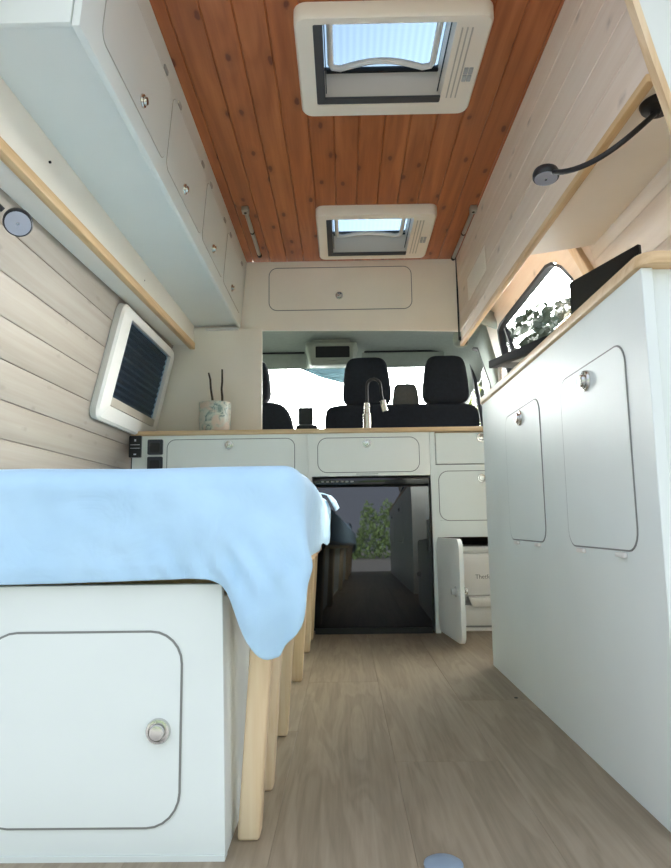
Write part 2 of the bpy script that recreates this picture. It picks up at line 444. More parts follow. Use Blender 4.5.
# right wall: boards, then the lining round the sliding-door window
m = MB()
def rhexa(y0, y1, z0, z1, th=.014):
    m.hexa([(xr(z0), y0, z0), (xr(z0)+th, y0, z0), (xr(z0)+th, y1, z0), (xr(z0), y1, z0), (xr(z1), y0, z1), (xr(z1)+th, y0, z1), (xr(z1)+th, y1, z1), (xr(z1), y1, z1)], .0015, 1)
z = -.03
while z < 1.9:
    m.cur = random.random(); rhexa(.95, 2.20, z+.0008, min(z+.118, 1.9)-.0008); z += .118
def rpoly(pts, th=.014): m.cur = .5; m.prism([(xr(z), y, z) for y, z in pts], (th, 0, 0))
m.cur = .5
m.hexa([(xr(-.03)+.012, .95, -.03), (xr(-.03)+.03, .95, -.03), (xr(-.03)+.03, 2.2, -.03), (xr(-.03)+.012, 2.2, -.03), (xr(1.9)+.012, .95, 1.9), (xr(1.9)+.03, .95, 1.9), (xr(1.9)+.03, 2.2, 1.9), (xr(1.9)+.012, 2.2, 1.9)])
WIN = [(2.395, 1.0), (2.375, 1.20), (2.372, 1.32), (2.40, 1.40), (2.46, 1.475), (2.53, 1.52), (2.60, 1.535), (3.40, 1.535), (3.47, 1.52), (3.50, 1.47), (3.52, 1.40), (3.52, 1.0)]
rpoly([(2.2, -.03), (2.395, -.03)]+WIN[:4]+[(2.2, 1.40)])
rpoly([(2.2, 1.40)]+WIN[3:7]+[(2.6, 1.9), (2.2, 1.9)])
rpoly([(2.6, 1.535), (3.40, 1.535), (3.40, 1.9), (2.6, 1.9)])
rpoly([(2.395, -.03), (3.52, -.03), (3.52, 1.0), (2.395, 1.0)])
rpoly([(3.40, 1.9)]+WIN[7:]+[(3.52, -.03), (3.66, -.03), (3.66, 1.9)])
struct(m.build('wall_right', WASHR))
w = sempty('window_1', (xr(1.2), 2.95, 1.0), 'sliding-door window above the right white cabinet, sky and leaves outside', 'window')
def inset(P, d):
    cy = sum(p[0] for p in P)/len(P); cz = sum(p[1] for p in P)/len(P)
    return [(p[0]-math.copysign(min(d, abs(p[0]-cy)), p[0]-cy), p[1]-math.copysign(min(d, abs(p[1]-cz)), p[1]-cz)) for p in P]
m = MB(); W2 = inset(WIN, .010); k = len(WIN); vs, fs = [], []
for L, off in ((WIN, -.006), (W2, -.004), (W2, .03), (WIN, .03)):
    for (y, z) in L: vs.append((xr(z)+off, y, z))
for L in range(3):
    for a in range(k): fs.append((L*k+a, L*k+(a+1) % k, (L+1)*k+(a+1) % k, (L+1)*k+a))
m._add(vs, fs).build('seal', RUBBER, w)
MB().prism([(xr(z)+.014, y, z) for y, z in W2], (.004, 0, 0)).build('pane', GLASS, w)
m = MB()
m.hexa([(xr(1.0)+.004, 3.36, 1.0), (xr(1.0)+.02, 3.36, 1.0), (xr(1.0)+.02, 3.385, 1.0), (xr(1.0)+.004, 3.385, 1.0), (xr(1.5)+.004, 3.36, 1.5), (xr(1.5)+.02, 3.36, 1.5), (xr(1.5)+.02, 3.385, 1.5), (xr(1.5)+.004, 3.385, 1.5)])
m.build('divider', RUBBER, w)
# batten at the end of the boards beside that window
m = MB(); m.cur = .2
m.hexa([(xr(1.0)-.022, 2.06, 1.0), (xr(1.0), 2.06, 1.0), (xr(1.0), 2.115, 1.0), (xr(1.0)-.022, 2.115, 1.0), (xr(1.56)-.022, 2.30, 1.56), (xr(1.56), 2.30, 1.56), (xr(1.56), 2.355, 1.56), (xr(1.56)-.022, 2.355, 1.56)], .002, 1)
struct(m.build('trim_3', PLYZ), 'short pine batten leaning against the right wall beside the window', 'batten')

# upper right lining with its pine rail
vz = lambda y: 1.365+(y-1.2)*.0225      # lower edge of the lining = top of the rail
m = MB(); zz = [1.865, 1.765, 1.665, 1.565, 1.465, None]
for i in range(5):
    m.cur = random.random()
    def rowz(j, y): return vz(y) if zz[j] is None else zz[j]
    px = lambda z: .622-.012*(z-1.365)/.5
    pt = []
    for z0 in (i+1, i):
        for (y, dx) in ((1.2, 0), (1.2, .014), (3.30, .014), (3.30, 0)):
            z = rowz(z0, y)+(.0009 if z0 == i+1 else -.0009); pt.append((px(z)+dx, y, z))
    m.hexa(pt, .0016, 1)
m.cur = .5; m.hexa([(.632, 1.2, vz(1.2)), (.644, 1.2, vz(1.2)), (.644, 3.3, vz(3.3)), (.632, 3.3, vz(3.3)), (.622, 1.2, 1.865), (.632, 1.2, 1.865), (.632, 3.3, 1.865), (.622, 3.3, 1.865)])
struct(m.build('wall_right_upper', WASHR))
m = MB(); m.cur = .7
m.hexa([(.613, 1.2, vz(1.2)-.018), (.634, 1.2, vz(1.2)-.018), (.634, 3.3, vz(3.3)-.024), (.613, 3.3, vz(3.3)-.024), (.613, 1.2, vz(1.2)), (.634, 1.2, vz(1.2)), (.634, 3.3, vz(3.3)), (.613, 3.3, vz(3.3))], .003, 2)
struct(m.build('trim_1', PLYY), 'long pine rail under the upper right wall boards', 'rail')
# end board of that overhead run, white with a pine edge
m = MB(); e = [(.560, 1.625), (.584, 1.518), (.615, 1.379), (.638, 1.286), (.668, 1.16)]
m.prism([(x+.012, 1.180, z) for x, z in e]+[(.93, 1.180, 1.16), (.765, 1.180, 1.865), (.518, 1.180, 1.865)], (0, .018, 0))
eb = struct(m.build('wall_right_end', WHITE), 'white end board with pine edge at the top right, beside the black reading lamp', 'end board')
m = MB(); m.cur = .1; e2 = [(.506, 1.865)]+e
m.prism([(x, 1.177, z) for x, z in e2]+[(x+.013, 1.177, z) for x, z in reversed(e2)], (0, .0225, 0)); m.build('edge_strip', PLYZ, eb)

m = MB(); m.hexa([(.634, 1.2, 1.385), (xr(1.43)-.002, 1.2, 1.43), (xr(1.43)-.002, 2.17, 1.43), (.634, 2.17, 1.395), (.634, 1.2, 1.395), (xr(1.44)-.002, 1.2, 1.44), (xr(1.44)-.002, 2.17, 1.44), (.634, 2.17, 1.405)])
struct(m.build('trim_9', CREAM), 'pale soffit board between the right rail and the right wall', 'soffit')
# left rail and pale fascia below the overhead cupboards
lz = lambda y: 1.366+(y-1.3)*.028
m = MB()
m.hexa([(-.79, 1.0, lz(1.0)), (-.775, 1.0, lz(1.0)), (-.762, 3.28, lz(3.28)), (-.777, 3.28, lz(3.28)), (-.79, 1.0, 1.512), (-.775, 1.0, 1.512), (-.762, 3.28, 1.512), (-.777, 3.28, 1.512)])
fa = struct(m.build('trim_4', CREAM), 'pale fascia board below the left overhead cupboards', 'fascia')
for y, z in ((1.62, 1.45), (2.45, 1.44), (2.98, 1.45)):
    MB().lathe((-.768, y, z), X, [(.0035, -.008), (.0035, .0015), (.002, .002)], 10).build('screw', DARKIN, fa)
m = MB(); m.cur = .9
m.hexa([(-.795, 1.0, lz(1.0)-.030), (-.768, 1.0, lz(1.0)-.030), (-.754, 3.275, lz(3.275)-.036), (-.781, 3.275, lz(3.275)-.036), (-.795, 1.0, lz(1.0)), (-.768, 1.0, lz(1.0)), (-.754, 3.275, lz(3.275)), (-.781, 3.275, lz(3.275))], .004, 2)
struct(m.build('trim_2', PLYY), 'long pine rail under the left overhead cupboards', 'rail')
m = MB(); m.prism([(xl(lz(1.)-.04)+.0, 1.0, lz(1.0)-.012), (-.79, 1.0, lz(1.0)-.012), (-.79, 1.0, lz(1.0)-.002), (xl(lz(1.)), 1.0, lz(1.0)-.002)], (0.012, 2.27, .063))
struct(m.build('trim_5', CREAM))

# ------------------------------------------------------------------ left camper window (closed blind)
t = sempty('window_2', (xl(1.1), 2.87, .9), 'white-framed camper window with dark pleated blind in the left boarded wall', 'window')
def LP(y, z, d): # point standing d off the left wall
    nx = V((1, 0, -LEAN)).normalized(); return V((xl(z), y, z))+nx*d
m = MB(); vlen = math.sqrt(1+LEAN**2); wv = V((LEAN, 0, 1)).normalized(); wn = V((1, 0, -LEAN)).normalized()
c0 = LP(2.865, 1.142, 0); wc = lambda L, d: [c0+Y*p[0]+wv*p[1]+wn*d for p in L]
Wd, Hd = .775, .475; o = rrect(Wd, Hd, .05); o2 = rrect(Wd-.02, Hd-.02, .045); oc, od = .02, .012
i0 = [(p[0]+oc, p[1]+od) for p in rrect(.60, .365, .006)]
k = len(o); vs, fs = [], []
lay = [(o, 0), (o, .024), (o2, .034), (i0, .034), (i0, .004)]
for L, d in lay: vs += wc(L, d)
for L in range(len(lay)-1):
    for a in range(k): fs.append((L*k+a, L*k+(a+1) % k, (L+1)*k+(a+1) % k, (L+1)*k+a))
m._add(vs, fs).build('frame', PLASTIC, t)
m = MB(); n = 13
for a in range(n):   # pleats
    h0 = -.1825+od+.365*a/n; h1 = h0+.365/n; hm = .5*(h0+h1)
    q = [c0+Y*(oc+sy)+wv*h+wn*d for sy in (-.31, .31) for h, d in ((h0, .0085), (hm, .0158), (h1, .0085))]
    m._add(q, [(0, 3, 4, 1), (1, 4, 5, 2)])
m.build('pleated_blind', BLIND, t)
MB().rplate(c0+Y*oc+wv*od+wn*.016, Y, wv, wn, .60, .365, .004, .002).build('pane', glass('blue_tinted_glass', (.72, .84, .95), .05), t)
q = c0+Y*oc+wv*(od-.1825+.021)+wn*.022
MB().rplate(q, Y, wv, wn, .596, .034, .004, .01).build('blind_rail', BEIGE, t)

# ------------------------------------------------------------------ left overhead cupboards
fx = lambda z: -.523+.03*(z-1.5)/.365
nf = V((1, 0, -.03/.365)).normalized(); vf = V((.03/.365, 0, 1)).normalized()
t = thing('overhead_cabinet', 'long white overhead cupboard with four doors along the left side', 'cabinet', (-.65, 2.27, 1.5))
m = MB(); m.hexa([(fx(1.497)-.018, 1.20, 1.497), (fx(1.497), 1.20, 1.497), (fx(1.497), 3.295, 1.497), (fx(1.497)-.018, 3.295, 1.497), (fx(1.862)-.018, 1.20, 1.862), (fx(1.862), 1.20, 1.862), (fx(1.862), 3.295, 1.862), (fx(1.862)-.018, 3.295, 1.862)], .003, 2)
m.build('front_panel', WHITE, t)
m = MB(); m.box(-.80, -.545, 1.22, 3.295, 1.513, 1.527); m.build('bottom_panel', WHITE, t)
m = MB(); m.prism([(-.82, 1.20, 1.505), (-.543, 1.20, 1.505), (-.515, 1.20, 1.862), (-.735, 1.20, 1.862)], (0, .018, 0), .002); m.build('end_panel', WHITE, t)
DY = [(1.30, 1.80), (1.825, 2.30), (2.325, 2.735), (2.76, 3.22)]; KY = [1.578, 2.035, 2.51, 2.955]
zc = 1.668
for (a, b), ky in zip(DY, KY):
    c = V((fx(zc)+.0005, .5*(a+b), zc)); d = hatch(t, c, Y, vf, nf, b-a, .235, .03, WHITE, None, wd=.002, em=SOFTEDGE)
    knob(d, V((fx(1.592)+.0025, ky, 1.592)), nf, .0175, BRASSY)
    for s in (.14, .86):
        y = a+(b-a)*s
        MB().rplate(V((fx(1.795)+.0005, y, 1.795)), Y, vf, nf, .036, .014, .003, .004).build('hinge', TGREY, d)

# ------------------------------------------------------------------ partition beside the cab opening, overcab cupboard
m = MB(); m.prism([(xl(.94)-.006, 3.285, .9225), (-.41, 3.285, .9225), (-.41, 3.285, 1.497), (xl(1.497)-.006, 3.285, 1.497)], (0, .018, 0), .0015)
pt = struct(m.build('wall_front', CREAM), 'plain cream partition between worktop and overhead cupboard, left of the cab opening', 'partition')
MB().box(-.70, -.53, 3.262, 3.285, 1.485, 1.496, .003).build('joint_strip', PLASTIC, pt)
t = thing('overcab_cupboard', 'wide cream cupboard with one rounded flap above the cab opening', 'cupboard', (.04, 3.3, 1.48))
m = MB(); m.prism([(-.80, 3.305, 1.4985), (-.42, 3.305, 1.492), (-.2, 3.305, 1.489), (.3, 3.305, 1.482), (.55, 3.305, 1.474), (.645, 3.305, 1.470), (.645, 3.305, 1.863), (-.80, 3.305, 1.863)], (0, .02, 0)); m.build('front_panel', CREAM, t)
hatch(t, (-.002, 3.3045, 1.711), X, Z, -Y, .752, .235, .045, CREAM, (-.006, -.04), wd=.004, kr=.02)
MB().box(.607, .614, 3.298, 3.306, 1.42, 1.863).build('seam_strip', DARKIN, t)

# sunlight patch built as a near-white slatted plate on the right lining
t = thing('sun_patch', 'patch of striped sunlight, built as a pale slatted plate, on the upper right boards near the cab', 'sunlight patch', (.612, 2.85, 1.60))
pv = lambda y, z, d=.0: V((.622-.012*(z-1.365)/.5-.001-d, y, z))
MB().prism([pv(2.65, 1.540), pv(3.04, 1.540), pv(3.04, 1.648), pv(2.65, 1.648)], (-.003, 0, 0), .001).build('plate', SUNPATCH, t)
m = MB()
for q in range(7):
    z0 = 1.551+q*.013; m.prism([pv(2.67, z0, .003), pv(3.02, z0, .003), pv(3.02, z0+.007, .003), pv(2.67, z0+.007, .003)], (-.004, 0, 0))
m.build('sun_stripes', SUNPATCH, t)

# ------------------------------------------------------------------ right white cabinet
t = thing('kitchen_cabinet', 'tall white cabinet on the right with two rounded flap doors facing the aisle', 'cabinet', (.72, 1.7, 0))
MB().box(.503, .523, 1.055, 2.330, 0, .904, .0015, 1).build('front_panel', WHITE, t)
MB().box(.523, .985, 1.064, 1.082, 0, .904).build('end_panel', WHITE, t)
MB().box(.523, .985, 2.310, 2.328, 0, .904).build('end_panel', WHITE, t)
MB().box(.523, .985, 1.082, 2.31, .02, .035).build('bottom_panel', WHITE, t)
for (a, b, z0, z1, ky, kz) in ((1.652, 2.006, .432, .803, 1.829, .774), (1.138, 1.486, .430, .803, 1.322, .769)):
    c = V((.503, .5*(a+b), .5*(z0+z1)))
    d = hatch(t, c, -Y, Z, -X, b-a, z1-z0, .04, WHITE, (-(ky-c.y), kz-c.z), kr=.022)
    for s in (.2, .78):
        y = a+(b-a)*s
        MB().box(.4955, .503, y-.02, y+.02, z0-.011, z0-.002, .002).build('hinge', PLASTIC, d)
m = MB(); m.cur = .35
L = rrect(.50, 1.31, .03); cxw, cyw = .745, 1.69
m.prism([(cxw+p[0], cyw+p[1], .9045) for p in L], (0, 0, .022), .004)
tag(m.build('worktop', PLYX, None, (.745, 1.69, .9045)), 'light wooden worktop on the tall right-hand cabinet', 'worktop')
# two black glass lids
t = thing('glass_lid', 'upright black glass lid standing on the right-hand worktop', 'lid', (.71, 1.70, .9265))
A, B = V((.667, 1.845, .93)), V((.750, 1.580, .93)); d = (B-A).normalized(); nn = V((d.y, -d.x, 0))
m = MB(); m.hexa([A, B, B+nn*-.012, A+nn*-.012, A+Z*.245, B+Z*.245, B+nn*-.012+Z*.245, A+nn*-.012+Z*.245], .002, 1); m.build('glass_panel', GLASSBLK, t)
for s in (.2, .8):
    p = A+(B-A)*s; MB().box(p.x-.012, p.x+.016, p.y-.014, p.y+.014, .9265, .95, .003).build('hinge', BLACKP, t)
t = thing('glass_lid', 'tilted black glass lid propped open at the far end of the right-hand worktop', 'lid', (.72, 2.0, .9265))
q = [(.53, 1.66, .936), (.60, 1.66, .936), (.80, 2.315, 1.034), (.53, 2.315, 1.034)]
MB().hexa([V(p) for p in q]+[V(p)+Z*.028 for p in q], .003, 2).build('glass_panel', LIDM, t)
MB().hexa([V(p)+V((.02 if p[0] < .6 else -.02, .02 if p[1] < 2 else -.02, -.001)) for p in q]+[V(p)+V((.02 if p[0] < .6 else -.02, .02 if p[1] < 2 else -.02, .0035)) for p in q]).build('underside', SLABUNDER, t)
for x, y, r in ((.56, 2.27, .008), (.75, 2.27, .008)):
    MB().tube([(x, y, .9265), (x, y, 1.0285)], r, 12).build('prop', PLASTIC, t)
for x in (.553, .583): MB().box(x-.012, x+.015, 1.665, 1.68, .9265, .9365, .002).build('hinge', BLACKP, t)

# ------------------------------------------------------------------ front kitchen
KT = .9005; YF = 3.0
m = MB(); m.cur = .6; m.box(-.980, .985, 2.985, 3.43, KT+.0005, KT+.0215, .003, 2)
tag(m.build('worktop', PLYX, None, (0, 3.2, KT)), 'long light wooden worktop across the front kitchen below the cab opening', 'worktop')
t = thing('kitchen_unit', 'white kitchen unit with a wide flap behind the bed, left of the fridge', 'cabinet', (-.57, 3.2, 0))
MB().box(-.978, -.161, YF, YF+.018, .0, KT).build('front_panel', KITCH, t)
MB().box(-.978, -.960, YF+.018, 3.42, 0, KT).build('side_panel', KITCH, t)
MB().box(-.179, -.161, YF+.018, 3.42, 0, KT).build('side_panel', KITCH, t)
hatch(t, (-.5175, YF, .765), X, Z, -Y, .593, .235, .04, KITCH, (-.009, .088), kr=.02)
MB().box(-.978, -.974, YF-.002, YF, .3, .80).build('gap_strip', DARKIN, t)
# sockets and switches on it
t = thing('switch_panel', 'tall black switch panel at the left end of the kitchen front, under the worktop', 'switch panel', (-.960, YF, .80))
MB().rplate((-.958, YF-.0005, .851), X, Z, -Y, .056, .100, .004, .012).build('plate', BLACKP, t)
m = MB(); [m.box(-.980, -.936, YF-.0135, YF-.0120, z, z+.0025) for z in (.842, .858)]
m.build('markings', MARK, t)
MB().box(-.964, -.952, YF-.0135, YF-.012, .812, .818).build('marking', MARK, t); MB().box(-.962, -.954, YF-.0135, YF-.012, .875, .885).build('marking', MARK, t)
for lb, z in (('upper dark square socket beside the switch panel on the kitchen front', .848), ('lower dark square socket half hidden behind the blue bed sheet', .768)):
    t = thing('power_socket', lb, 'socket', (-.866, YF, z), 'sockets on the kitchen front')
    MB().rplate((-.866, YF-.0005, z), X, Z, -Y, .070, .070, .006, .010).build('plate', SOCKETM, t)
    MB().rplate((-.866, YF-.0105, z-.004), X, Z, -Y, .046, .046, .008, .002).build('flap', BLACKP, t)
# unit over the fridge
t = thing('kitchen_unit', 'white kitchen unit with a rounded flap directly above the black fridge', 'cabinet', (.12, 3.2, 0))
MB().box(-.160, .399, YF, YF+.018, .702, KT).build('front_panel', KITCH, t)
MB().box(-.160, -.144, YF, 3.42, 0, .7015).build('side_panel', KITCH, t)
MB().box(-.160, .399, YF+.018, 3.42, .702, .716).build('shelf', KITCH, t)
hatch(t, (.117, YF, .799), X, Z, -Y, .470, .163, .045, KITCH, (-.006, .052), kr=.02)
MB().box(.06, .16, YF-.004, YF, .709, .713).build('catch_strip', TGREY, t)
# right unit
t = thing('kitchen_unit', 'white kitchen unit right of the fridge, with drawer, flap and open cupboard', 'cabinet', (.64, 3.2, 0))
MB().box(.4005, .424, YF, 3.42, 0, KT).build('side_panel', WHITE, t)
MB().box(.848, .866, YF, 3.42, 0, KT).build('side_panel', WHITE, t)
MB().box(.424, .848, YF+.002, YF+.02, .720, .748).build('rail', WHITE, t); MB().box(.424, .848, YF+.002, YF+.02, .42, .495).build('rail', WHITE, t)
MB().box(.424, .436, YF+.002, YF+.02, .495, .72).build('stile', WHITE, t); MB().box(.836, .848, YF+.002, YF+.02, .495, .72).build('stile', WHITE, t)
d = MB().box(.4275, .845, YF, YF+.018, .752, .8955, .0015, 1).build('drawer', WHITE, t)
knob(d, (.636, YF, .872), -Y, .02)
MB().box(.424, .848, YF+.018, YF+.02, .748, .7515).build('drawer_gap', DARKIN, t)
MB().box(.4362, .8358, YF+.0025, YF+.02, .4955, .7195).build('cupboard_back', WHITE, t)
hatch(t, (.640, YF+.0015, .6065), X, Z, -Y, .412, .228, .045, WHITE, (-.008, .078), kr=.02)
MB().box(.424, .848, YF+.02, 3.42, .42, .435).build('shelf', CUPIN, t)
MB().box(.424, .848, 3.40, 3.42, .0, .42).build('back_panel', CUPIN, t)
# open door, hinged on its left edge, swung into the aisle
hp = V((.4305, YF-.004, .2175)); du = V((.035, -.372, 0)).normalized(); dn = V((-du.y, du.x, 0))*-1
cdoor = hp+du*.19
d = MB().rplate(cdoor, du, Z, dn, .375, .405, .04, .016).build('door', KITCH, t)
MB().rring(cdoor+dn*.0, du, Z, -dn, .375, .405, .04, .004, .001).build('edging', WHITE, d)
kc = cdoor+du*.125-Z*.005
MB().lathe(kc, -dn, [(.017, 0), (.017, .004), (.009, .007), (.009, .018), (.014, .022), (.014, .028), (.004, .03)]).build('latch', CHROME, d)
MB().lathe(kc+dn*.016, dn, [(.02, 0), (.02, .004), (.014, .008), (.012, .02), (.004, .021)]).build('latch', TGREY, d)
for z in (.07, .36): MB().box(.4245, .440, YF-.012, YF+.004, z, z+.045, .002).build('hinge', ALU, d)

# toilet in the open cupboard
t = thing('portable_toilet', 'white portable toilet inside the open cupboard right of the fridge', 'toilet', (.66, 3.22, 0))
MB().box(.500, .842, 3.06, 3.385, .150, .345, .012, 3).build('upper_tank', TOILET, t)
MB().box(.496, .844, 3.052, 3.388, .347, .376, .010, 3).build('lid', TOILET, t)
MB().box(.500, .842, 3.07, 3.385, .012, .120, .012, 3).box(.503, .84, 3.10, 3.38, .10, .16).build('waste_tank', TGREY, t)
MB().box(.500, .842, 3.055, 3.07, .022, .112, .006, 2).build('tank_front', TOILET, t)
MB().box(.495, .846, 3.045, 3.39, 0, .012, .003).build('base_plate', TOILET, t)
MB().hexa([(.575, 3.03, .108), (.84, 3.03, .108), (.84, 3.06, .108), (.575, 3.06, .108), (.560, 3.03, .148), (.84, 3.03, .148), (.84, 3.06, .152), (.560, 3.06, .152)], .004, 2).build('handle', TOILET, t)
MB().box(.527, .548, 3.035, 3.06, .135, .196, .006, 2).build('latch', TGREY, t)
cu = bpy.data.curves.new('lettering', 'FONT'); cu.body = 'Thetford'; cu.size = .027; cu.extrude = .0006
tmp = bpy.data.objects.new('lettering', cu); me = bpy.data.meshes.new_from_object(tmp); bpy.data.objects.remove(tmp)
me.materials.clear(); me.materials.append(INK)
lo = bpy.data.objects.new('lettering', me); COL.objects.link(lo); lo.parent = t
lo.rotation_euler = (math.pi/2, 0, 0); lo.location = V((.596, 3.0592, .230))-V((.66, 3.22, 0))

# fridge
t = thing('fridge', 'glossy black built-in fridge in the middle of the kitchen', 'fridge', (.13, 3.2, 0))
MB().box(-.142, .394, 3.03, 3.42, .012, .695).build('body', BLACKP, t)
m = MB(); m.box(-.139, .391, 2.988, 3.028, .028, .655, .006, 3); m.build('door', FRIDGE, t)
MB().box(-.139, .391, 2.992, 3.028, .660, .694, .004, 2).build('control_strip', GLASSBLK, t)
m = MB(); [m.box(-.10+.022*i, -.09+.022*i+random.random()*.006, 2.9905, 2.9925, .674, .680) for i in range(7)]
m.build('markings', TGREY, t)
MB().box(.374, .386, 2.978, 2.990, .36, .50, .004, 2).build('handle', BLACKP, t)
MB().box(-.135, .387, 3.0, 3.03, 0, .026).build('plinth', BLACKP, t)

# tap
t = thing('kitchen_tap', 'folding tap with black arched hose and steel ends on the front worktop', 'tap', (.125, 3.2, .9225))
MB().lathe((.122, 3.2, .9225), Z, [(.026, 0), (.026, .004), (.020, .006), (.020, .10), (.016, .104), (.0145, .105), (.0145, .155)], 20).build('base', BRASSY, t)
pts = [(.122, 3.2, 1.075), (.124, 3.2, 1.10)]
for q in range(9):
    a = math.pi*(1-q/8); pts.append((.158+.034*math.cos(a), 3.2-.0*q, 1.165+.034*math.sin(a)))
pts += [(.196, 3.2, 1.12), (.203, 3.2, 1.085)]
MB().tube(pts, .0075, 10).build('hose', BLACKP, t)
MB().tube([(.2015, 3.2, 1.09), (.207, 3.2, 1.055), (.213, 3.2, 1.035)], [.0145, .0155, .0155], 14).build('nozzle', BRASSY, t)

# plant pot with twigs
t = thing('plant_pot', 'pale patterned plant pot with two bare twigs on the front worktop', 'plant pot', (-.622, 3.15, .9225))
MB().lathe((-.622, 3.15, .9225), Z, [(.066, 0), (.071, .006), (.077, .06), (.078, .150), (.077, .156), (.072, .156), (.071, .13), (.01, .128)], 36).build('pot', POT, t)
MB().lathe((-.622, 3.15, 1.045), Z, [(.0705, 0), (.0705, .008), (.01, .012)], 24).build('soil', SOIL, t)
for pp in ([(-.632, 3.15, 1.05), (-.636, 3.15, 1.10), (-.644, 3.148, 1.15), (-.648, 3.15, 1.20), (-.657, 3.152, 1.232)], [(-.586, 3.15, 1.05), (-.588, 3.15, 1.11), (-.592, 3.152, 1.15), (-.589, 3.15, 1.185), (-.590, 3.15, 1.248)]):
    MB().tube(pp, [.006, .0058, .0052, .005, .0042], 8).build('twig', TWIG, t)

# ------------------------------------------------------------------ bed
t = thing('bed', 'low camper bed on the left on a row of pale pine slat legs', 'bed', (-.55, 2.0, 0))
m = MB(); m.box(-.90, -.10, 1.10, 2.93, .375, .398); m.build('slat_base', PLYY, t)
for i, (y, w2) in enumerate(((1.087, .040), (1.277, .040), (1.59, .040), (2.121, .040), (2.584, .040), (2.86, .04))):
    m = MB(); m.cur = random.random(); x0, x1 = -.173, -.138; s = .024
    m.hexa([(x0, y, 0), (x1, y, 0), (x1, y+w2, 0), (x0, y+w2, 0), (x0+s, y, .374), (x1+s, y, .374), (x1+s, y+w2, .374), (x0+s, y+w2, .374)], .006, 3)
    m.build('leg', PLYZ, t)
m = MB(); m.box(-.92, -.085, 1.075, 2.93, .40, .555, .03, 3); m.build('mattress', PLASTIC, t)
# bed box
t = thing('storage_box', 'white storage box under the foot of the bed, with one rounded door', 'storage box', (-.56, 1.05, 0))
XB = -.180
MB().hexa([(-1.12, 1.030, .008), (XB, 1.030, .008), (XB, 1.048, .008), (-1.12, 1.048, .008), (-1.0, 1.030, .396), (XB-.009, 1.030, .396), (XB-.009, 1.048, .396), (-1.0, 1.048, .396)], .001, 1).build('front_panel', WHITE, t)
MB().hexa([(XB-.020, 1.048, 0), (XB-.002, 1.048, 0), (XB-.002, 2.9, 0), (XB-.020, 2.9, 0), (XB-.028, 1.048, .374), (XB-.010, 1.048, .374), (XB-.010, 2.9, .374), (XB-.028, 2.9, .374)]).build('side_panel', WHITE, t)
MB().box(-1.0, XB-.03, 1.06, 2.88, .01, .025).build('bottom_panel', WHITE, t)
MB().box(-1.0, XB-.001, 1.028, 1.05, 0, .008).build('plinth_strip', WHITE, t)
hatch(t, (-.400, 1.030, .186), X, Z, -Y, .305, .283, .05, WHITE, (.118, -.004), kr=.0185)
